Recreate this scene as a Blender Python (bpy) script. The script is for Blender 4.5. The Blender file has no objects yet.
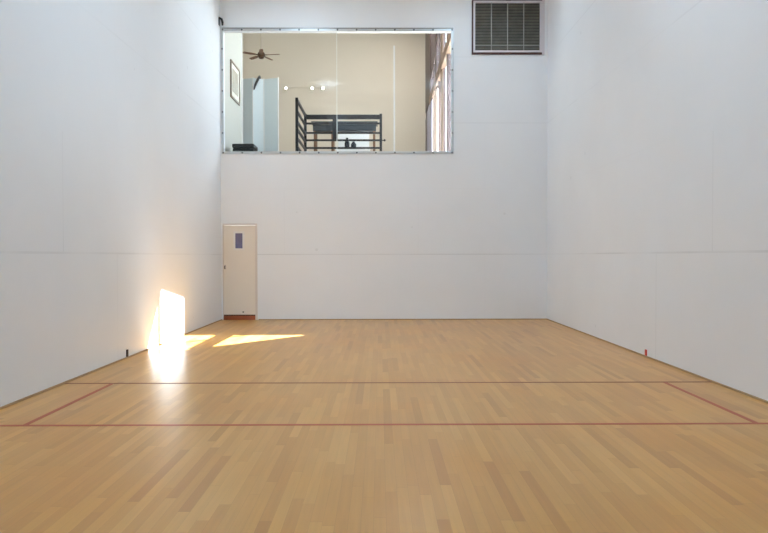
import bpy, bmesh, math, random
from mathutils import Vector, Matrix
random.seed(7)
C = bpy.context.scene.collection
D = 12.2144            # court side face of the back wall
HW = 3.048             # half the court's width
PI = math.pi

# ------------------------------------------------------------ materials
def s2l(c):
    return c / 12.92 if c <= 0.04045 else ((c + 0.055) / 1.055) ** 2.4
def rgb(r, g, b):
    return (s2l(r / 255), s2l(g / 255), s2l(b / 255), 1)

def mat(name, col, rough=0.5, metal=0.0, spec=0.5, noise=0.0, nscale=8.0, emit=None, estr=0.0):
    m = bpy.data.materials.new(name); m.use_nodes = True
    nt = m.node_tree; b = nt.nodes['Principled BSDF']
    b.inputs['Base Color'].default_value = col
    b.inputs['Roughness'].default_value = rough
    b.inputs['Metallic'].default_value = metal
    b.inputs['Specular IOR Level'].default_value = spec
    if noise:
        tc = nt.nodes.new('ShaderNodeTexCoord'); n = nt.nodes.new('ShaderNodeTexNoise')
        n.inputs['Scale'].default_value = nscale; n.inputs['Detail'].default_value = 5
        nt.links.new(tc.outputs['Object'], n.inputs['Vector'])
        r = nt.nodes.new('ShaderNodeMapRange')
        r.inputs['To Min'].default_value = 1 - noise; r.inputs['To Max'].default_value = 1 + noise
        nt.links.new(n.outputs['Fac'], r.inputs['Value'])
        v = nt.nodes.new('ShaderNodeVectorMath'); v.operation = 'SCALE'
        v.inputs[0].default_value = col[:3]
        nt.links.new(r.outputs['Result'], v.inputs['Scale'])
        nt.links.new(v.outputs[0], b.inputs['Base Color'])
    if emit:
        b.inputs['Emission Color'].default_value = emit
        b.inputs['Emission Strength'].default_value = estr
    return m

class NT:
    def __init__(s, m): s.t = m.node_tree
    def math(s, op, a, b=None, c=None):
        n = s.t.nodes.new('ShaderNodeMath'); n.operation = op
        for i, v in enumerate((a, b, c)):
            if v is None: continue
            if isinstance(v, (int, float)): n.inputs[i].default_value = v
            else: s.t.links.new(v, n.inputs[i])
        return n.outputs[0]
    def node(s, k): return s.t.nodes.new(k)
    def link(s, a, b): s.t.links.new(a, b)

def wall_paint(name, axis, base, joint):
    """white painted 8 x 4 ft court panels; thin filled joints, faint scuffs"""
    m = mat(name, base, 0.42, spec=0.3); q = NT(m); b = m.node_tree.nodes['Principled BSDF']
    geo = q.node('ShaderNodeNewGeometry'); sp = q.node('ShaderNodeSeparateXYZ')
    q.link(geo.outputs['Position'], sp.inputs[0])
    h = sp.outputs['Z']; w = sp.outputs[axis]
    row = q.math('FLOOR', q.math('DIVIDE', h, 1.2245))
    fz = q.math('ABSOLUTE', q.math('SUBTRACT', h, q.math('MULTIPLY', q.math('ROUND', q.math('DIVIDE', h, 1.2245)), 1.2245)))
    odd = q.math('MODULO', row, 2.0)
    u = q.math('ADD', w, q.math('ADD', joint, q.math('MULTIPLY', odd, 1.25)))
    uu = q.math('DIVIDE', u, 2.5)
    fu = q.math('MULTIPLY', q.math('ABSOLUTE', q.math('SUBTRACT', uu, q.math('ROUND', uu))), 2.5)
    lz = q.math('LESS_THAN', fz, 0.010); lu = q.math('LESS_THAN', fu, 0.008)
    nz = q.node('ShaderNodeTexNoise'); nz.inputs['Scale'].default_value = 0.7; nz.inputs['Detail'].default_value = 2
    q.link(geo.outputs['Position'], nz.inputs['Vector'])
    vis = q.node('ShaderNodeMapRange'); vis.inputs['From Min'].default_value = 0.42; vis.inputs['From Max'].default_value = 0.6
    vis.inputs['To Min'].default_value = 0.25
    q.link(nz.outputs['Fac'], vis.inputs['Value'])
    # most joints are painted over; the 4 ft joint and a few uprights still show
    low = q.math('LESS_THAN', h, 1.6); top = q.math('GREATER_THAN', h, 3.0)
    wz = q.math('MAXIMUM', q.math('MAXIMUM', q.math('MULTIPLY', low, 0.85), q.math('MULTIPLY', top, 0.4)), 0.08)
    wu = 0.12
    if axis == 'Y':
        a1 = q.math('MULTIPLY', q.math('COMPARE', h, 1.79, 0.57), q.math('COMPARE', w, 6.12, 0.3))
        a2 = q.math('MULTIPLY', q.math('LESS_THAN', h, 1.2245), q.math('COMPARE', w, 7.38, 0.3))
        wu = q.math('MAXIMUM', q.math('MAXIMUM', a1, q.math('MULTIPLY', a2, 0.55)), 0.08)
    line = q.math('MULTIPLY', q.math('MAXIMUM', q.math('MULTIPLY', lz, wz), q.math('MULTIPLY', lu, wu)), vis.outputs[0])
    # ball scuffs and uneven repainting
    n2 = q.node('ShaderNodeTexNoise'); n2.inputs['Scale'].default_value = 1.1; n2.inputs['Detail'].default_value = 6
    q.link(geo.outputs['Position'], n2.inputs['Vector'])
    mr = q.node('ShaderNodeMapRange'); mr.inputs['To Min'].default_value = 0.955; mr.inputs['To Max'].default_value = 1.03
    q.link(n2.outputs['Fac'], mr.inputs['Value'])
    n3 = q.node('ShaderNodeTexVoronoi'); n3.inputs['Scale'].default_value = 1.3
    q.link(geo.outputs['Position'], n3.inputs['Vector'])
    sc = q.math('MULTIPLY', q.math('LESS_THAN', n3.outputs['Distance'], 0.035), 0.09)
    f = q.math('SUBTRACT', q.math('SUBTRACT', mr.outputs[0], q.math('MULTIPLY', line, 0.16)), sc)
    v = q.node('ShaderNodeVectorMath'); v.operation = 'SCALE'; v.inputs[0].default_value = base[:3]
    q.link(f, v.inputs['Scale']); q.link(v.outputs[0], b.inputs['Base Color'])
    bp = q.node('ShaderNodeBump'); bp.inputs['Strength'].default_value = 0.05; bp.inputs['Distance'].default_value = 0.02
    n4 = q.node('ShaderNodeTexNoise'); n4.inputs['Scale'].default_value = 3.0
    q.link(geo.outputs['Position'], n4.inputs['Vector']); q.link(n4.outputs['Fac'], bp.inputs['Height'])
    q.link(bp.outputs[0], b.inputs['Normal'])
    return m

def maple():
    m = mat('maple_strip_floor', rgb(200, 160, 112), 0.2); q = NT(m); b = m.node_tree.nodes['Principled BSDF']
    geo = q.node('ShaderNodeNewGeometry'); sp = q.node('ShaderNodeSeparateXYZ')
    q.link(geo.outputs['Position'], sp.inputs[0])
    x, y = sp.outputs['X'], sp.outputs['Y']
    W, L = 0.057, 0.85
    r = q.math('FLOOR', q.math('DIVIDE', x, W))
    wn = q.node('ShaderNodeTexWhiteNoise'); wn.noise_dimensions = '1D'; q.link(r, wn.inputs['W'])
    yy = q.math('ADD', q.math('DIVIDE', y, L), q.math('MULTIPLY', wn.outputs['Value'], 7.0))
    k = q.math('FLOOR', yy)
    cb = q.node('ShaderNodeCombineXYZ'); q.link(r, cb.inputs[0]); q.link(k, cb.inputs[1])
    w2 = q.node('ShaderNodeTexWhiteNoise'); w2.noise_dimensions = '2D'; q.link(cb.outputs[0], w2.inputs['Vector'])
    ramp = q.node('ShaderNodeValToRGB'); e = ramp.color_ramp.elements
    e[0].position = 0.0; e[0].color = FLOORC[0]
    e[1].position = 1.0; e[1].color = FLOORC[3]
    n = e.new(0.12); n.color = FLOORC[1]
    n = e.new(0.6); n.color = FLOORC[2]
    q.link(w2.outputs['Value'], ramp.inputs[0])
    # grain along the board
    gv = q.node('ShaderNodeCombineXYZ'); q.link(q.math('MULTIPLY', x, 45.0), gv.inputs[0]); q.link(q.math('MULTIPLY', y, 2.2), gv.inputs[1])
    q.link(w2.outputs['Value'], gv.inputs[2])
    gn = q.node('ShaderNodeTexNoise'); gn.inputs['Scale'].default_value = 1.0; gn.inputs['Detail'].default_value = 4
    q.link(gv.outputs[0], gn.inputs['Vector'])
    # broad wear and amber patches in the varnish
    pn = q.node('ShaderNodeTexNoise'); pn.inputs['Scale'].default_value = 0.9; pn.inputs['Detail'].default_value = 3
    q.link(geo.outputs['Position'], pn.inputs['Vector'])
    fx = q.math('FRACT', q.math('DIVIDE', x, W)); fy = q.math('FRACT', yy)
    gap = q.math('MAXIMUM', q.math('LESS_THAN', fx, 0.03), q.math('LESS_THAN', fy, 0.004))
    f = q.math('ADD', q.math('MULTIPLY', gn.outputs['Fac'], 0.22), q.math('ADD', q.math('MULTIPLY', pn.outputs['Fac'], 0.25), 0.765))
    f = q.math('SUBTRACT', f, q.math('MULTIPLY', gap, 0.16))
    v = q.node('ShaderNodeVectorMath'); v.operation = 'SCALE'
    q.link(ramp.outputs[0], v.inputs[0]); q.link(f, v.inputs['Scale'])
    am = q.node('ShaderNodeTexNoise'); am.inputs['Scale'].default_value = 0.75; am.inputs['Detail'].default_value = 2
    q.link(geo.outputs['Position'], am.inputs['Vector'])
    ar = q.node('ShaderNodeMapRange'); ar.inputs['From Min'].default_value = 0.48; ar.inputs['From Max'].default_value = 0.66
    ar.inputs['To Max'].default_value = 0.8
    q.link(am.outputs['Fac'], ar.inputs['Value'])
    mxc = q.node('ShaderNodeMix'); mxc.data_type = 'RGBA'; mxc.blend_type = 'MULTIPLY'
    q.link(ar.outputs[0], mxc.inputs['Factor']); q.link(v.outputs[0], mxc.inputs[6]); mxc.inputs[7].default_value = (1.03, 0.93, 0.62, 1)
    q.link(mxc.outputs[2], b.inputs['Base Color'])
    rr = q.node('ShaderNodeMapRange'); rr.inputs['To Min'].default_value = 0.276; rr.inputs['To Max'].default_value = 0.285
    q.link(gn.outputs['Fac'], rr.inputs['Value']); q.link(rr.outputs[0], b.inputs['Roughness'])
    b.inputs['Specular IOR Level'].default_value = 0.5
    return m

def glass(name, tint, refl):
    m = bpy.data.materials.new(name); m.use_nodes = True; q = NT(m); m.node_tree.nodes.clear()
    out = q.node('ShaderNodeOutputMaterial'); t = q.node('ShaderNodeBsdfTransparent'); g = q.node('ShaderNodeBsdfGlossy')
    t.inputs[0].default_value = tint; g.inputs['Roughness'].default_value = 0.09
    lw = q.node('ShaderNodeLayerWeight'); lw.inputs['Blend'].default_value = 0.5    # facing = 1 - |cos|, same from both sides
    mx = q.node('ShaderNodeMixShader')
    fz = q.math('ADD', q.math('MULTIPLY', q.math('POWER', lw.outputs['Facing'], 5.0), 0.6), 0.04)
    q.link(q.math('MULTIPLY', fz, refl), mx.inputs[0])
    q.link(t.outputs[0], mx.inputs[1]); q.link(g.outputs[0], mx.inputs[2]); q.link(mx.outputs[0], out.inputs[0])
    return m

FLOORC = [rgb(184, 129, 58), rgb(195, 141, 68), rgb(201, 148, 74), rgb(208, 158, 84)]
M = {}
M['court_l'] = wall_paint('court_panel_paint_left', 'Y', (0.795, 0.82, 0.855, 1), 0.115)
M['court_b'] = wall_paint('court_panel_paint_back', 'X', (0.815, 0.84, 0.87, 1), 0.62)
M['ceil'] = mat('ceiling_paint', (0.8, 0.8, 0.8, 1), 0.7, noise=0.02)
M['floor'] = maple()
M['base'] = mat('base_gap_wood', rgb(172, 142, 108), 0.6, noise=0.25, nscale=6)
M['red'] = mat('red_line_paint', rgb(176, 70, 38), 0.4, noise=0.18, nscale=5)
M['darkred'] = mat('dark_red_line_paint', rgb(142, 74, 44), 0.45, noise=0.15, nscale=5)
M['markred'] = mat('red_mark_tape', rgb(205, 58, 38), 0.4, noise=0.1)
M['alum'] = mat('satin_aluminium', rgb(196, 200, 202), 0.38, 0.55, noise=0.06)
M['screw'] = mat('screw_steel', rgb(105, 108, 112), 0.4, 0.8)
M['glass'] = glass('viewing_glass', (0.98, 0.985, 0.98, 1), 0.14)
M['pane'] = glass('window_glass', (0.985, 0.99, 0.99, 1), 0.5)
M['seal'] = mat('silicone_joint', rgb(226, 232, 230), 0.35, noise=0.03)
M['door'] = mat('door_cream_paint', rgb(230, 222, 210), 0.42, noise=0.02, nscale=3)
M['doortrim'] = mat('door_trim_paint', rgb(216, 207, 199), 0.45, noise=0.02)
M['doorlite'] = mat('door_lite_glass', rgb(120, 118, 150), 0.12, noise=0.25, nscale=9)
M['litebead'] = mat('door_lite_bead', rgb(230, 226, 222), 0.45, noise=0.02)
M['sadd'] = mat('threshold_wood', rgb(160, 84, 48), 0.4, noise=0.2, nscale=5)
M['saddark'] = mat('threshold_gap', rgb(48, 22, 16), 0.7, noise=0.1)
M['steel'] = mat('dull_steel', rgb(120, 114, 106), 0.35, 0.8, noise=0.1)
M['black'] = mat('black_metal', rgb(30, 31, 34), 0.4, 0.2, noise=0.2, nscale=12)
M['blackbox'] = mat('black_vinyl', rgb(26, 30, 30), 0.35, noise=0.3, nscale=7)
M['desk'] = mat('black_laminate', rgb(44, 52, 58), 0.35, noise=0.2, nscale=9)
M['brown'] = mat('brown_wood', rgb(110, 78, 52), 0.45, noise=0.3, nscale=9)
M['dkwood'] = mat('dark_window_wood', rgb(74, 58, 54), 0.45, noise=0.25, nscale=9)
M['mauve'] = mat('mauve_brown_panel', rgb(88, 74, 74), 0.6, noise=0.1)
M['beam'] = mat('transom_beam_wood', rgb(132, 108, 90), 0.5, noise=0.2, nscale=7)
M['tan'] = mat('tan_plaster', rgb(212, 203, 187), 0.7, noise=0.03, nscale=1.2)
M['cream'] = mat('cream_plaster', rgb(192, 192, 184), 0.6, noise=0.02, nscale=1.5)
M['white'] = mat('white_paint', rgb(228, 230, 230), 0.45, noise=0.02)
M['screen'] = mat('pale_blue_white_panel', rgb(222, 234, 240), 0.4, noise=0.03, nscale=2)
M['carpet'] = mat('lounge_carpet', rgb(150, 140, 126), 0.9, noise=0.2, nscale=30)
M['ventframe'] = mat('vent_white_enamel', rgb(214, 210, 216), 0.4, noise=0.04)
M['ventdark'] = mat('vent_dark_box', rgb(58, 56, 54), 0.7, noise=0.25, nscale=10)
M['ventred'] = mat('vent_dark_red_border', rgb(74, 42, 42), 0.5, noise=0.2, nscale=6)
M['slat'] = mat('vent_dusty_slat', rgb(142, 140, 130), 0.65, noise=0.45, nscale=6)
M['slatpale'] = mat('vent_pale_rail', rgb(168, 170, 164), 0.5, noise=0.15, nscale=9)
M['curtg'] = mat('lavender_grey_curtain', rgb(168, 166, 178), 0.8, noise=0.1)
M['curtp'] = mat('pinkish_white_curtain', rgb(236, 222, 214), 0.8, noise=0.05)
for k_ in ('curtg', 'curtp'):          # thin cloth lets daylight through
    q = NT(M[k_]); pb = M[k_].node_tree.nodes['Principled BSDF']; tr = q.node('ShaderNodeBsdfTranslucent'); mx = q.node('ShaderNodeMixShader')
    tr.inputs[0].default_value = (0.75, 0.72, 0.72, 1); mx.inputs[0].default_value = 0.10 if k_ == 'curtp' else 0.03
    q.link(pb.outputs[0], mx.inputs[1]); q.link(tr.outputs[0], mx.inputs[2]); q.link(mx.outputs[0], M[k_].node_tree.nodes['Material Output'].inputs[0])
M['fanmetal'] = mat('fan_bronze', rgb(88, 66, 50), 0.4, 0.3, noise=0.15)
M['fanblade'] = mat('fan_blade_wood', rgb(120, 86, 62), 0.45, noise=0.2)
M['fanrod'] = mat('fan_rod_pale', rgb(206, 196, 180), 0.4, noise=0.05)
M['picart'] = mat('picture_print', rgb(188, 182, 168), 0.25, noise=0.3, nscale=5)
M['picmat'] = mat('picture_mount', rgb(222, 220, 210), 0.4, noise=0.03)
M['picframe'] = mat('picture_frame_wood', rgb(120, 104, 88), 0.35, noise=0.2)
M['bulb'] = mat('lit_bulb', (1, 0.93, 0.8, 1), 0.5, emit=(1, 0.92, 0.78, 1), estr=9)
M['leaf'] = mat('shrub_leaf', rgb(44, 70, 46), 0.5, noise=0.4, nscale=20)
M['ground'] = mat('terrace_concrete', rgb(196, 192, 184), 0.8, noise=0.08, nscale=2)
M['vase'] = mat('dark_glaze', rgb(48, 52, 60), 0.25, noise=0.2)

# ------------------------------------------------------------ mesh helpers
class MB:
    def __init__(s): s.bm = bmesh.new()
    def box(s, x0, x1, y0, y1, z0, z1):
        v = [s.bm.verts.new(p) for p in ((x0,y0,z0),(x1,y0,z0),(x1,y1,z0),(x0,y1,z0),(x0,y0,z1),(x1,y0,z1),(x1,y1,z1),(x0,y1,z1))]
        for f in ((3,2,1,0),(4,5,6,7),(0,1,5,4),(1,2,6,5),(2,3,7,6),(3,0,4,7)): s.bm.faces.new([v[i] for i in f])
        return s
    def prism(s, pts, axis, a, b):
        """polygon pts extruded along axis ('x','y','z') from a to b"""
        mk = {'x': lambda p, t: (t, p[0], p[1]), 'y': lambda p, t: (p[0], t, p[1]), 'z': lambda p, t: (p[0], p[1], t)}[axis]
        A = [s.bm.verts.new(mk(p, a)) for p in pts]; B = [s.bm.verts.new(mk(p, b)) for p in pts]
        n = len(pts)
        s.bm.faces.new(A[::-1]); s.bm.faces.new(B)
        for i in range(n): s.bm.faces.new((A[i], A[(i+1) % n], B[(i+1) % n], B[i]))
        return s
    def tube(s, pts, rad, seg=10):
        """round tube along pts; rad a number or one per point"""
        pts = [Vector(p) for p in pts]; rings = []
        for i, p in enumerate(pts):
            d = (pts[min(i+1, len(pts)-1)] - pts[max(i-1, 0)]).normalized()
            u = d.orthogonal().normalized() if i == 0 else (rings_u - d * rings_u.dot(d)).normalized()
            rings_u = u; w = d.cross(u); r = rad[i] if isinstance(rad, (list, tuple)) else rad
            rings.append([s.bm.verts.new(p + u * r * math.cos(2*PI*k/seg) + w * r * math.sin(2*PI*k/seg)) for k in range(seg)])
        for a, b in zip(rings, rings[1:]):
            for k in range(seg): s.bm.faces.new((a[k], a[(k+1) % seg], b[(k+1) % seg], b[k]))
        s.bm.faces.new(rings[0][::-1]); s.bm.faces.new(rings[-1])
        return s
    def lathe(s, c, prof, seg=20):
        """profile of (r, z) turned about the vertical through c"""
        return s.tube([(c[0], c[1], c[2] + z) for r, z in prof], [max(r, 0.001) for r, z in prof], seg)
    def build(s, name, m, parent=None, bevel=0.0, smooth=False):
        bmesh.ops.recalc_face_normals(s.bm, faces=s.bm.faces[:])
        me = bpy.data.meshes.new(name); s.bm.to_mesh(me); s.bm.free()
        me.materials.append(M[m])
        o = bpy.data.objects.new(name, me); C.objects.link(o)
        if parent:
            o.parent = parent; o.matrix_parent_inverse = Matrix.Translation(-parent.location) if parent.type == 'EMPTY' else Matrix()
        if smooth:
            for p in me.polygons: p.use_smooth = True
        if bevel:
            b = o.modifiers.new('bevel', 'BEVEL'); b.width = bevel; b.segments = 2; b.limit_method = 'ANGLE'
        return o

def empty(name, loc):
    o = bpy.data.objects.new(name, None); C.objects.link(o); o.location = loc
    o.empty_display_size = 0.1
    return o
def tag(o, label, cat, group=None):
    o['label'] = label; o['category'] = cat
    if group: o['group'] = group
    return o
def structure(o):
    o['kind'] = 'structure'; return o

# ------------------------------------------------------------ the court shell
T = 0.146
FRONT = -0.55
CEIL = 6.096
structure(MB().box(-HW - T, HW + T, FRONT - T, D + T, -0.2, 0).build('floor', 'floor'))
structure(MB().box(-HW - T, HW + T, FRONT - T, D + T, CEIL, CEIL + 0.2).build('ceiling', 'ceil'))
structure(MB().box(-HW - T, -HW, FRONT - T, D + T, 0, CEIL).build('wall_left', 'court_l'))
structure(MB().box(HW, HW + T, FRONT - T, D + T, 0, CEIL).build('wall_right', 'court_l'))
structure(MB().box(-HW, HW, FRONT - T, FRONT, 0, CEIL).build('wall_front', 'court_b'))
# back wall: door opening and viewing window opening
GX0, GX1, GZ0, GZ1 = -3.0, 1.262, 3.13, 5.385
DX0, DX1, DZ1 = -3.02, -2.375, 1.80
w = MB()
w.box(-HW, DX0, D, D + T, 0, GZ0)
w.box(DX0, DX1, D, D + T, DZ1, GZ0)
w.box(DX1, HW, D, D + T, 0, GZ0)
w.box(-HW, GX0, D, D + T, GZ0, GZ1)
w.box(GX1, HW, D, D + T, GZ0, GZ1)
w.box(-HW, HW, D, D + T, GZ1, CEIL)
bmesh.ops.remove_doubles(w.bm, verts=w.bm.verts[:], dist=1e-5)
structure(w.build('wall_back', 'court_b'))
# thin worn wooden shoe where walls meet floor
structure(MB().box(-HW, -HW + 0.012, FRONT, D, 0, 0.016).build('baseboard_left', 'base'))
structure(MB().box(HW - 0.012, HW, FRONT, D, 0, 0.016).build('baseboard_right', 'base'))
structure(MB().box(DX1 + 0.02, HW - 0.012, D - 0.012, D, 0, 0.015).build('baseboard_back', 'base'))

# ------------------------------------------------------------ court lines (painted tape on the maple)
LW = 0.038; SHORT = D - 6.096; SERV = D - 7.62; BX = 2.59
def line(name, x0, x1, y0, y1, m, label):
    tag(MB().box(x0, x1, y0, y1, 0.0, 0.0015).build(name, m), label, 'court line')
line('service_line', -HW + 0.013, HW - 0.013, SERV - LW/2, SERV + LW/2, 'red', 'long red line across the maple floor nearest the viewer')
line('short_line', -HW + 0.013, HW - 0.013, SHORT - LW/2, SHORT + LW/2, 'darkred', 'thinner red line across the maple floor nearer the back wall')
line('service_box_line', -BX - LW/2, -BX + LW/2, SERV + LW/2, SHORT - LW/2, 'red', 'short red slanting floor line beside the left wall joining two cross lines')
line('service_box_line', BX - LW/2, BX + LW/2, SERV + LW/2, SHORT - LW/2, 'red', 'short red slanting floor line beside the right wall joining two cross lines')
RL = D - 4.572
tag(MB().box(-HW, -HW + 0.013, RL - 0.02, RL + 0.02, 0.017, 0.1).build('receiving_mark', 'saddark', bevel=0.002), 'small dark brown upright mark at the foot of the left wall', 'court mark', )
tag(MB().box(HW - 0.013, HW, RL - 0.02, RL + 0.02, 0.017, 0.088).build('receiving_mark', 'markred', bevel=0.002), 'small red upright mark at the foot of the right wall', 'court mark')

# ------------------------------------------------------------ door
d = structure(empty('door_1', ((DX0 + DX1) / 2, D + 0.03, 0)))
LX0, LX1, LZ0, LZ1 = -2.79, -2.648, 1.335, 1.625
lf = MB(); y0, y1 = D + 0.012, D + 0.055; ax0, ax1, az0, az1 = DX0 + 0.016, DX1 - 0.044, 0.098, DZ1 - 0.034
lf.box(ax0, LX0, y0, y1, az0, az1).box(LX1, ax1, y0, y1, az0, az1).box(LX0, LX1, y0, y1, az0, LZ0).box(LX0, LX1, y0, y1, LZ1, az1)
bmesh.ops.remove_doubles(lf.bm, verts=lf.bm.verts[:], dist=1e-5)
lf.build('door_leaf', 'door', d)
f = MB(); f.box(DX0, DX0 + 0.013, D - 0.004, D + T, 0.0, DZ1).box(DX1 - 0.04, DX1, D - 0.006, D + T, 0.0, DZ1).box(DX0 + 0.013, DX1 - 0.04, D - 0.006, D + T, DZ1 - 0.03, DZ1)
f.build('door_frame', 'doortrim', d)
bw = 0.03
lb = MB(); lb.box(LX0 - bw, LX0 + .004, y0 - 0.008, y0, LZ0 - bw, LZ1 + bw).box(LX1 - .004, LX1 + bw, y0 - 0.008, y0, LZ0 - bw, LZ1 + bw)
lb.box(LX0 + .004, LX1 - .004, y0 - 0.008, y0, LZ0 - bw, LZ0 + .004).box(LX0 + .004, LX1 - .004, y0 - 0.008, y0, LZ1 - .004, LZ1 + bw)
lt = lb.build('window_bead', 'litebead', d)
MB().box(LX0, LX1, y0 + 0.014, y0 + 0.022, LZ0, LZ1).build('window_pane', 'doorlite', d)
k = MB().box(-3.0, -2.962, y0 - 0.006, y0, 0.955, 1.035).build('latch_plate', 'doortrim', d, bevel=0.003)
MB().tube([(-2.981, y0 - 0.006, 1.01), (-2.981, y0 - 0.03, 1.005), (-2.981, y0 - 0.034, 0.985), (-2.981, y0 - 0.03, 0.965), (-2.981, y0 - 0.006, 0.96)], 0.012, 10).build('pull_handle', 'steel', d, smooth=True)
MB().box(-2.66, -2.63, y0 - 0.006, y0, 0.135, 0.16).build('door_stop', 'steel', d, bevel=0.003)
MB().box(DX0 + 0.013, DX1 - 0.04, D - 0.004, D + 0.10, 0.0, 0.078).build('threshold', 'sadd', d, bevel=0.004)
MB().box(DX0 + 0.013, DX1 - 0.04, D + 0.014, D + 0.09, 0.078, 0.098).build('sweep', 'saddark', d)

# ------------------------------------------------------------ viewing window
wd = structure(empty('window_1', ((GX0 + GX1) / 2, D, GZ0)))
FY0, FY1 = D - 0.014, D
fr = MB()
OX0, OX1, OZ0, OZ1 = -3.028, 1.293, 3.095, 5.432
fr.box(OX0, OX1, FY0, FY1, OZ1 - 0.062, OZ1).box(OX0, OX1, FY0, FY1, OZ0, OZ0 + 0.05)
fr.box(OX0, OX0 + 0.042, FY0, FY1, OZ0 + 0.05, OZ1 - 0.062).box(OX1 - 0.05, OX1, FY0, FY1, OZ0 + 0.05, OZ1 - 0.062)
fr.build('frame', 'alum', wd, bevel=0.003)
rb = MB(); rb.box(OX0 + 0.01, OX1 - 0.01, FY0 - 0.008, FY0, OZ1 - 0.014, OZ1 - 0.002)
rb.build('drip_strip', 'steel', wd)
XM = -0.884
MB().box(GX0 + 0.002, XM - 0.004, D + 0.012, D + 0.022, GZ0 + 0.002, GZ1 - 0.002).build('glass_pane', 'glass', wd)
MB().box(XM + 0.004, GX1 - 0.002, D + 0.012, D + 0.022, GZ0 + 0.002, GZ1 - 0.002).build('glass_pane', 'glass', wd)
MB().box(XM - 0.004, XM + 0.004, D + 0.008, D + 0.026, GZ0 + 0.002, GZ1 - 0.002).build('glass_joint', 'seal', wd)
def screw(x, z):
    MB().tube([(x, FY0 - 0.009, z), (x, FY0 - 0.006, z), (x, FY0, z)], [0.010, 0.016, 0.017], 10).build('screw', 'screw', wd, smooth=True)
for i in range(13):
    x = OX0 + 0.03 + (OX1 - OX0 - 0.06) * i / 12
    screw(x, OZ1 - 0.036); screw(x, OZ0 + 0.025)
for i in range(1, 6):
    z = OZ0 + (OZ1 - OZ0) * i / 6
    screw(OX0 + 0.021, z); screw(OX1 - 0.025, z)

# small black bracket in the corner above the frame
b = empty('wall_bracket', (-HW, 12.135, 5.515))
tag(b, 'small black bracket on the left wall above the viewing window corner', 'bracket')
MB().box(-HW, -HW + 0.012, 12.10, 12.17, 5.45, 5.60).build('back_plate', 'black', b, bevel=0.004)
MB().tube([(-HW + 0.012, 12.115, 5.585), (-HW + 0.05, 12.12, 5.56), (-HW + 0.065, 12.135, 5.51), (-HW + 0.06, 12.155, 5.455)], [0.018, 0.024, 0.022, 0.014], 10).build('hook_arm', 'black', b, smooth=True)

# ------------------------------------------------------------ air return grille
VX0, VX1, VZ0, VZ1 = 1.628, 2.985, 4.94, 5.955
v = empty('air_vent', ((VX0 + VX1) / 2, D, VZ0))
tag(v, 'large grey louvred air return grille high in the right corner of the back wall', 'air vent')
def ringbox(x0, x1, z0, z1, t, y0, y1, mb=None):
    mb = mb or MB()
    mb.box(x0, x1, y0, y1, z1 - t, z1).box(x0, x1, y0, y1, z0, z0 + t).box(x0, x0 + t, y0, y1, z0 + t, z1 - t).box(x1 - t, x1, y0, y1, z0 + t, z1 - t)
    return mb
IX0, IX1 = VX0 + 0.028, VX1 - 0.07
bd = MB(); bd.box(VX0, IX0, D - 0.03, D, VZ0, VZ1 - 0.03).box(IX0, VX1 - 0.05, D - 0.03, D, VZ0, VZ0 + 0.035).box(VX0, VX1 - 0.05, D - 0.03, D, VZ1 - 0.03, VZ1 - 0.012)
bd.build('border', 'ventred', v, bevel=0.003)
MB().box(IX1, VX1, D - 0.02, D, VZ0 + 0.0, VZ1 - 0.0).build('side_trim', 'ventframe', v, bevel=0.004)
ringbox(IX0, IX1 + 0.012, VZ0 + 0.035, VZ1 - 0.03, 0.034, D - 0.042, D).build('grille_frame', 'ventframe', v, bevel=0.004)
sx0, sx1, sz0, sz1 = IX0 + 0.034, IX1 - 0.022, VZ0 + 0.069, VZ1 - 0.064
MB().box(sx0, sx1, D - 0.004, D, sz0, sz1).build('duct_screen', 'ventdark', v)
ns = 32
for i in range(ns):
    z = sz0 + (sz1 - sz0) * (i + 0.5) / ns
    h = (sz1 - sz0) / ns
    pale = i == 3
    MB().prism([(D - 0.030, z - h * .42), (D - 0.026, z - h * .46), (D - 0.006, z + h * (.48 if pale else .2)), (D - 0.010, z + h * (.5 if pale else .24))], 'x', sx0, sx1).build('slat', 'slatpale' if pale else 'slat', v)
for i in range(1, 4):
    x = sx0 + (sx1 - sx0) * i / 4
    MB().box(x - 0.007, x + 0.007, D - 0.038, D - 0.031, sz0, sz1).build('mullion', 'slatpale', v)
MB().box((VX0 + VX1) / 2 - 0.045, (VX0 + VX1) / 2 + 0.05, D - 0.05, D, VZ1 - 0.012, VZ1 + 0.03).build('latch', 'black', v, bevel=0.004)

# ------------------------------------------------------------ lounge shell beyond the glass
LY0 = D + T; FARY = 22.5; LC = 9.2; FL1 = 3.0; FL2 = 3.4; WX = 1.5; LXL = -7.0; STEP = 13.95
structure(MB().box(LXL, WX + 0.06, LY0, STEP, FL1 - 0.3, FL1).build('floor_lounge', 'carpet'))
structure(MB().box(LXL, WX + 0.06, STEP, FARY, FL1 - 0.3, FL2).build('floor_lounge_platform', 'carpet'))
structure(MB().box(LXL - 0.15, WX + 0.2, LY0, FARY + 0.15, LC, LC + 0.2).build('ceiling_lounge', 'ceil'))
structure(MB().box(LXL, WX + 0.06, FARY, FARY + 0.15, FL1 - 0.3, LC).build('wall_far', 'tan'))
structure(MB().box(LXL - 0.15, LXL, LY0, FARY + 0.15, FL1 - 0.3, LC).build('wall_far_left', 'tan'))
structure(MB().box(-3.25, -3.10, LY0, 14.30, FL1, LC).build('wall_lounge_left', 'cream'))
structure(MB().box(-3.27, -3.085, 14.30, 14.36, FL2, LC).build('trim_1', 'white', bevel=0.004))
structure(MB().box(LXL - 0.15, WX + 0.06, LY0 - T, LY0, CEIL + 0.2, LC).build('wall_lounge_front', 'cream'))
structure(MB().box(LXL - 0.15, -HW - T, LY0 - T, LY0, FL1 - 0.3, CEIL + 0.2).build('wall_lounge_front_left', 'cream'))
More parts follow.
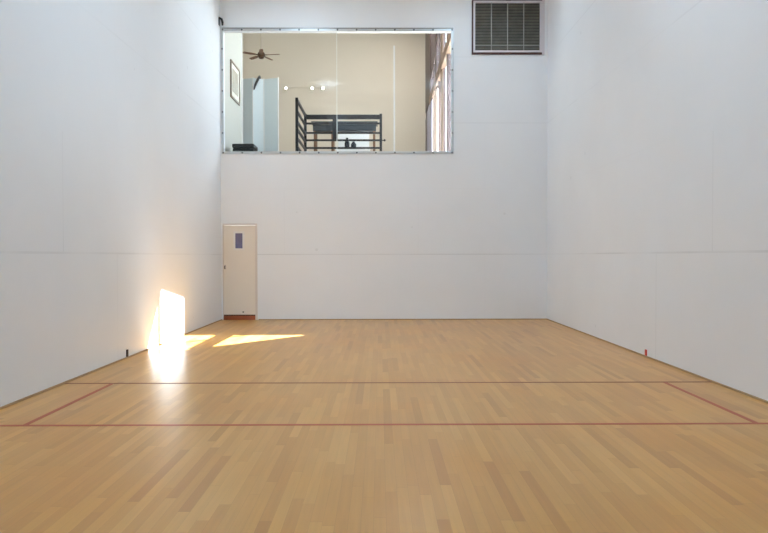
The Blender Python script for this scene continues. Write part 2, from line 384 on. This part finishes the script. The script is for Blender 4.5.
structure(MB().box(0.38, 0.44, FARY - 0.03, FARY, FL2, LC - 0.8).build('trim_2', 'white', bevel=0.006))
# right wall of the lounge: a run of tall windows with raked heads
XO = WX + 0.06
head = lambda y: 7.75 - 0.17 * (y - 14.07)
openings = [(12.94, 15.14), (15.36, 16.30), (16.90, 18.25), (18.50, 20.30)]
SILL = 3.45
rw = MB(); prev = LY0
for a, b_ in openings:
    rw.box(WX, XO, prev, a, FL1 - 0.3, LC)
    rw.box(WX, XO, a, b_, FL1 - 0.3, SILL)
    rw.prism([(a, head(a)), (b_, head(b_)), (b_, LC), (a, LC)], 'x', WX, XO)
    prev = b_
rw.box(WX, XO, prev, FARY, FL1 - 0.3, LC)
structure(rw.build('wall_lounge_right', 'mauve'))
BZ0, BZ1 = 5.86, 6.10
def lounge_window(n, a, b_, mull):
    o = structure(empty('window_%d' % n, (WX, (a + b_) / 2, SILL)))
    e = 0.0
    f = MB()
    for m0, m1 in mull: f.prism([(m0, SILL), (m1, SILL), (m1, head(m1)), (m0, head(m0))], 'x', WX - 0.012, XO)
    if mull: f.build('mullion', 'dkwood', o)
    cuts = [a] + [t for m_ in mull for t in m_] + [b_]
    for c0, c1 in zip(cuts[::2], cuts[1::2]):
        MB().box(WX + 0.03, WX + 0.036, c0 + .004, c1 - .004, SILL + .004, BZ0 - .004).build('pane', 'pane', o)
        MB().prism([(c0 + .004, BZ1 + .004), (c1 - .004, BZ1 + .004), (c1 - .004, head(c1) - .004), (c0 + .004, head(c0) - .004)], 'x', WX + 0.03, WX + 0.036).build('pane', 'pane', o)
    MB().box(WX - 0.05, WX, a - 0.02, b_ + 0.02, SILL - 0.05, SILL).build('window_sill', 'dkwood', o)
    return o
lounge_window(2, 12.94, 15.14, [(13.96, 14.0)])
lounge_window(3, 15.36, 16.30, [])
lounge_window(4, 16.90, 18.25, [(17.5, 17.58)])
lounge_window(5, 18.50, 20.30, [(19.35, 19.45)])
structure(MB().box(WX - 0.06, XO, 12.94, 20.3, BZ0, BZ1).build('trim_3', 'beam', bevel=0.004))
for n, (a, b_) in enumerate([(15.14, 15.36), (16.30, 16.90), (18.25, 18.50), (20.30, 22.48)]):
    structure(MB().box(WX - 0.02, WX, a, b_, FL2, BZ0).box(WX - 0.02, WX, a, b_, BZ1, LC).build('trim_%d' % (4 + n), 'beam' if n == 1 else 'dkwood'))
# curtains
def curtain(name, a, b_, z0, z1, m, label, folds):
    o = empty(name, (WX - 0.1, (a + b_) / 2, z0)); tag(o, label, 'curtain')
    nn = folds * 8; P = []
    for i in range(nn + 1):
        t = i / nn; P.append((WX - 0.10 + 0.026 * math.sin(t * folds * 2 * PI), a + (b_ - a) * t))
    poly = P + [(x + 0.006, y) for x, y in P[::-1]]
    MB().prism(poly, 'z', z0, z1).build('fabric', m, o, smooth=False)
    MB().tube([(WX - 0.10, a - 0.1, z1 + 0.012), (WX - 0.10, b_ + 0.1, z1 + 0.012)], 0.014, 10).build('rod', 'dkwood', o, smooth=True)
    for y in (a - 0.06, b_ + 0.06): MB().box(WX - 0.10, WX - 0.02, y - 0.012, y + 0.012, z1 - 0.0, z1 + 0.024).build('bracket', 'dkwood', o)
curtain('curtain', 16.98, 18.1, 3.46, 5.55, 'curtp', 'pinkish white curtain seen edge on at the right end of the viewing window', 5)
curtain('curtain', 18.68, 20.2, 3.46, 5.65, 'curtg', 'lavender grey curtain behind the pinkish white one, beside the tan far wall', 6)

# terrace and a shrub outside
structure(MB().box(XO, 14, LY0 + 0.01, 34, FL1 - 0.5, FL1 - 0.3).build('ground', 'ground'))
sh = empty('shrub', (1.95, 17.75, FL1 - 0.3)); tag(sh, 'dark green shrub outside the window, at lower right of the viewing glass', 'shrub')
MB().tube([(1.95, 17.75, FL1 - 0.3), (1.96, 17.76, 3.6)], [0.03, 0.015], 8).build('stem', 'brown', sh, smooth=True)
lv = MB()
for i in range(420):
    t = random.random() ** 0.8; zz = 3.0 + 1.38 * t; rr = 0.30 * (1 - t) ** 0.6 * math.sqrt(random.random())
    a = random.random() * 2 * PI; p = Vector((1.95 + rr * math.cos(a), 17.75 + rr * math.sin(a), zz))
    u = Vector((random.uniform(-1, 1), random.uniform(-1, 1), random.uniform(-.2, 1))).normalized(); s_ = u.orthogonal().normalized() * 0.022; n_ = u.cross(s_).normalized() * 0.004
    q = [lv.bm.verts.new(x) for x in (p, p + u * .045 + s_ + n_, p + u * .1, p + u * .045 - s_ + n_)]
    lv.bm.faces.new(q)
lv.build('foliage', 'leaf', sh)

# ------------------------------------------------------------ things in the lounge
# picture on the left wall
p = empty('framed_picture', (-3.1, 13.63, 4.40)); tag(p, 'framed picture hanging on the pale wall at the left of the viewing window', 'picture')
py0, py1, pz0, pz1 = 13.23, 14.04, 4.41, 5.16
fr = MB()
for (a0, a1, c0, c1) in ((py0, py1, pz1 - .035, pz1), (py0, py1, pz0, pz0 + .035), (py0, py0 + .035, pz0 + .035, pz1 - .035), (py1 - .035, py1, pz0 + .035, pz1 - .035)):
    fr.box(-3.1, -3.07, a0, a1, c0, c1)
fr.build('frame', 'picframe', p, bevel=0.003)
MB().box(-3.1, -3.085, py0 + .035, py1 - .035, pz0 + .035, pz1 - .035).build('mount', 'picmat', p)
MB().box(-3.085, -3.082, py0 + .15, py1 - .15, pz0 + .15, pz1 - .13).build('print', 'picart', p)
# folding screen
s = empty('folding_screen', (-2.8, 15.0, FL2)); tag(s, 'tall pale blue white folding screen at the left behind the viewing glass', 'screen')
xs = [(-3.22, 15.05), (-2.98, 14.97), (-2.74, 15.06), (-2.40, 14.95)]
for (xa, ya), (xb, yb) in zip(xs, xs[1:]):
    dx, dy = xb - xa, yb - ya; L = math.hypot(dx, dy); nx, ny = -dy / L * .016, dx / L * .016; g = .006; ux, uy = dx / L * g, dy / L * g
    MB().prism([(xa + ux - nx, ya + uy - ny), (xb - ux - nx, yb - uy - ny), (xb - ux + nx, yb - uy + ny), (xa + ux + nx, ya + uy + ny)], 'z', FL2 + .02, 5.25).build('panel', 'screen', s, bevel=0.003)
for xa, ya in xs:
    MB().box(xa - .012, xa + .012, ya - .022, ya + .022, FL2, 5.265).build('post', 'white', s, bevel=0.003)
# black strap over the screen
tag(MB().tube([(-2.84, 15.10, 5.20), (-2.83, 15.07, 5.29), (-2.83, 14.99, 5.30), (-2.86, 14.955, 5.22), (-2.91, 14.94, 5.10), (-2.945, 14.93, 4.98)], [0.008, 0.016, 0.022, 0.03, 0.026, 0.014], 10).build('strap', 'black', smooth=True),
    'curved black strap hung over the top of the pale folding screen', 'strap')
# black stool box
t = empty('storage_box', (-2.76, 13.05, FL1)); tag(t, 'low black box on the lounge floor at the bottom left of the viewing glass', 'box')
MB().box(-2.97, -2.56, 12.85, 13.25, FL1, 3.31).build('body', 'blackbox', t, bevel=0.02)
MB().box(-2.98, -2.55, 12.84, 13.26, 3.313, 3.40).build('lid', 'blackbox', t, bevel=0.02)
# railing
r = empty('railing', (-0.98, 15.8, FL2)); tag(r, 'black metal railing with horizontal bars turning a corner behind the glass', 'railing')
RX0, RX1, RY0, RY1 = -1.88, -0.06, 14.2, 15.8
TH = .03
for x, y in ((RX0, RY0), (RX0, RY1), (RX1, RY1), (-0.97, RY1)):
    if (x, y) == (-0.97, RY1): 
        continue
    MB().box(x - TH, x + TH, y - TH, y + TH, FL2, 4.62).build('post', 'black', r, bevel=0.004)
MB().box(-1.22, -1.10, RY1 - TH, RY1 + TH, 4.0, 4.5).build('post', 'black', r, bevel=0.004)
for z, h in ((4.585, .035), (4.34, .03), (4.12, .03), (3.95, .03), (3.76, .03), (3.56, .03)):
    MB().box(RX0 - .018, RX0 + .018, RY0 + TH, RY1 - TH, z - h, z + h).build('side_bar', 'black', r, bevel=0.003)
for z, h in ((4.545, .055), (4.39, .022), (4.16, .022), (3.985, .022), (3.80, .022), (3.70, .02), (3.52, .02)):
    MB().box(RX0 + TH, RX1 - TH, RY1 - .018, RY1 + .018, z - h, z + h).build('front_bar', 'black', r, bevel=0.003)
MB().tube([(RX1 + TH, RY1, 3.985), (RX1 + .07, RY1, 3.985), (RX1 + .075, RY1, 3.985), (RX1 + .115, RY1, 3.985)], [.012, .012, .03, .024], 10).build('end_knob', 'black', r, smooth=True)
# tall black counter
k = empty('counter_table', (-0.98, 17.0, FL2)); tag(k, 'tall dark counter table with brown legs standing behind the black railing', 'table')
kx0, kx1 = -1.84, -0.14
MB().box(kx0, kx1, 16.75, 17.25, 4.60, 4.64).build('tabletop', 'desk', k, bevel=0.006)
MB().box(kx0 + .04, kx1 - .04, 16.80, 17.20, 4.40, 4.60).build('apron', 'desk', k, bevel=0.004)
for x in (kx0 + .09, -1.30, kx1 - .09):
    for y in (16.83, 17.17):
        MB().box(x - .03, x + .03, y - .03, y + .03, FL2, 4.40).build('leg', 'brown', k, bevel=0.004)
# white hutch and two vases
h = empty('hutch', (-0.8, 17.75, FL2)); tag(h, 'low white hutch with a back board, seen through the railing bars', 'cabinet')
MB().box(-1.24, -0.38, 17.5, 17.95, FL2 + .04, 4.07).build('body', 'white', h, bevel=0.004)
MB().box(-1.27, -0.35, 17.47, 17.98, 4.07, 4.10).build('worktop', 'white', h, bevel=0.004)
for x0, x1 in ((-1.23, -.815), (-.805, -.39)):
    dd = MB().box(x0, x1, 17.478, 17.5, FL2 + .07, 4.05).build('door', 'white', h, bevel=0.003)
    xx = x1 - .04 if x0 < -1 else x0 + .04
    MB().box(xx - .006, xx + .006, 17.455, 17.478, 3.75, 3.87).build('handle', 'steel', dd)
MB().box(-1.2, -.42, 17.54, 17.9, FL2, FL2 + .04).build('plinth', 'black', h)
tag(MB().lathe((-0.965, 17.62, 4.10), [(.05, 0), (.065, .04), (.07, .12), (.05, .2), (.028, .24), (.034, .27), (.02, .272)]).build('vase', 'vase', smooth=True), 'taller dark vase on the white hutch behind the railing', 'vase', )
tag(MB().lathe((-0.79, 17.60, 4.10), [(.05, 0), (.07, .03), (.075, .08), (.05, .13), (.03, .15), (.036, .165), (.02, .167)]).build('vase', 'vase', smooth=True), 'shorter dark round vase on the white hutch behind the railing', 'vase')
bo = empty('display_board', (-0.8, 18.2, FL2)); tag(bo, 'plain white upright board standing behind the white hutch and dark vases', 'board')
MB().box(-1.24, -0.38, 18.18, 18.21, FL2 + .1, 4.62).build('panel', 'white', bo, bevel=0.003)
for x in (-1.1, -.52): MB().box(x - .03, x + .03, 18.03, 18.36, FL2, FL2 + .1).build('foot', 'white', bo, bevel=0.004)
# ceiling fan
FX, FY_, FZ = -3.87, 21.0, 7.62
fan = empty('ceiling_fan', (FX, FY_, LC)); tag(fan, 'brown five bladed ceiling fan on a pale rod in the lounge', 'fan')
MB().tube([(FX, FY_, FZ + .12), (FX, FY_, LC - .1)], .022, 10).build('down_rod', 'fanrod', fan, smooth=True)
MB().lathe((FX, FY_, LC - .1), [(.03, 0), (.07, .04), (.08, .1)]).build('canopy', 'fanrod', fan, smooth=True)
MB().lathe((FX, FY_, FZ - .12), [(.02, 0), (.07, .01), (.09, .05), (.12, .09), (.13, .14), (.10, .2), (.04, .24)]).build('motor', 'fanmetal', fan, smooth=True)
for i in range(5):
    a = math.radians(-8 + 72 * i); ca, sa = math.cos(a), math.sin(a)
    R = Matrix.Translation((FX, FY_, FZ)) @ Matrix.Rotation(a, 4, 'Z') @ Matrix.Rotation(math.radians(11), 4, 'X')
    mb = MB(); mb.prism([(.2, -.05), (.35, -.065), (.57, -.06), (.60, -.03), (.60, .03), (.57, .06), (.35, .065), (.2, .05)], 'z', -.006, .006)
    mb.bm.transform(R); bl = mb.build('blade', 'fanblade', fan)
    mb = MB(); mb.box(.1, .23, -.02, .02, -.012, .012); mb.bm.transform(R); mb.build('blade_iron', 'fanmetal', bl)
# track light on the far wall
tl = empty('track_light', (-2.66, FARY, 6.9)); tag(tl, 'pale track light with three small lamps on the tan far wall', 'light')
MB().box(-3.36, -1.95, FARY - .05, FARY - .03, 6.958, 6.968).build('track', 'tan', tl)
for x in (-3.3, -1.98): MB().box(x - .02, x + .02, FARY - .03, FARY, 6.945, 6.985).build('bracket', 'tan', tl)
for x in (-3.28, -2.385, -2.02):
    hd = MB().tube([(x, FARY - .06, 6.955), (x, FARY - .10, 6.94), (x, FARY - .17, 6.91)], [.02, .045, .055], 12).build('lamp_head', 'white', tl, smooth=True)
    MB().tube([(x, FARY - .165, 6.912), (x, FARY - .185, 6.904)], [.045, .04], 12).build('bulb', 'bulb', hd, smooth=True)

# ------------------------------------------------------------ light
wld = bpy.data.worlds.new('sky'); bpy.context.scene.world = wld; wld.use_nodes = True
bg = wld.node_tree.nodes['Background']; bg.inputs[0].default_value = (0.74, 0.88, 1.0, 1); bg.inputs[1].default_value = 6.5
def sun():
    l = bpy.data.lights.new('sun', 'SUN'); l.energy = 64; l.angle = math.radians(0.2); l.color = (0.86, 0.93, 1.0)
    o = bpy.data.objects.new('sun', l); C.objects.link(o)
    o.location = (8, 20, 15)
    o.rotation_euler = Vector((-0.657, -0.75, -1.0)).to_track_quat('-Z', 'Y').to_euler()
sun()
def area(name, loc, sx, sy, e, col, rot=(0, 0, 0)):
    l = bpy.data.lights.new(name, 'AREA'); l.shape = 'RECTANGLE'; l.size = sx; l.size_y = sy; l.energy = e; l.color = col
    o = bpy.data.objects.new(name, l); C.objects.link(o); o.location = loc; o.rotation_euler = rot
for y, e in ((0.9, 29), (5.8, 58), (10.7, 24)):
    for x in (-1.55, 1.55):
        area('court_ceiling_lamp', (x, y, CEIL - 0.01), 0.55, 0.4, e * (1.05 if x < 0 else 0.82), (0.62, 0.825, 1.0))
for x, y in ((-1.5, 15.5), (-1.5, 19.0), (-5, 18.5)):
    area('lounge_fill_light', (x, y, LC - 0.02), 0.9, 0.9, 30, (1.0, 0.97, 0.93))  # unseen fill lights, added to lift the lounge and its tan wall
area('lounge_fill_light', (0.9, 19.4, LC - 0.02), 0.9, 0.9, 105, (1.0, 0.98, 0.95))  # stronger added fill, brightens the right end of the far wall

# ------------------------------------------------------------ camera
cam = bpy.data.cameras.new('camera'); co = bpy.data.objects.new('camera', cam); C.objects.link(co)
cam.sensor_width = 36; cam.lens = 36 * 652.98 / 768; cam.clip_start = 0.02; cam.clip_end = 200
yaw, pit, rol = -0.006, -0.0158, 0.0013
cy, sy = math.cos(yaw), math.sin(yaw); cp, sp_ = math.cos(pit), math.sin(pit); cr, sr = math.cos(rol), math.sin(rol)
Rz = Matrix(((cy, -sy, 0), (sy, cy, 0), (0, 0, 1))); Rx = Matrix(((1, 0, 0), (0, cp, -sp_), (0, sp_, cp))); Ry = Matrix(((cr, 0, sr), (0, 1, 0), (-sr, 0, cr)))
Rt = Rz @ Rx @ Ry
mw = Matrix((( Rt[0][0], Rt[0][2], -Rt[0][1], -0.0824), (Rt[1][0], Rt[1][2], -Rt[1][1], 0.0), (Rt[2][0], Rt[2][2], -Rt[2][1], 1.1893), (0, 0, 0, 1)))
co.matrix_world = mw
sc = bpy.context.scene
sc.camera = co
sc.view_settings.view_transform = 'Standard'; sc.view_settings.look = 'None'; sc.view_settings.gamma = 1
sc.view_settings.use_curve_mapping = False
sc.view_settings.exposure = 0.06
sc.cycles.blur_glossy = 0.0
sc.cycles.use_denoising = True
sc.cycles.max_bounces = 14; sc.cycles.diffuse_bounces = 8; sc.cycles.transparent_max_bounces = 16
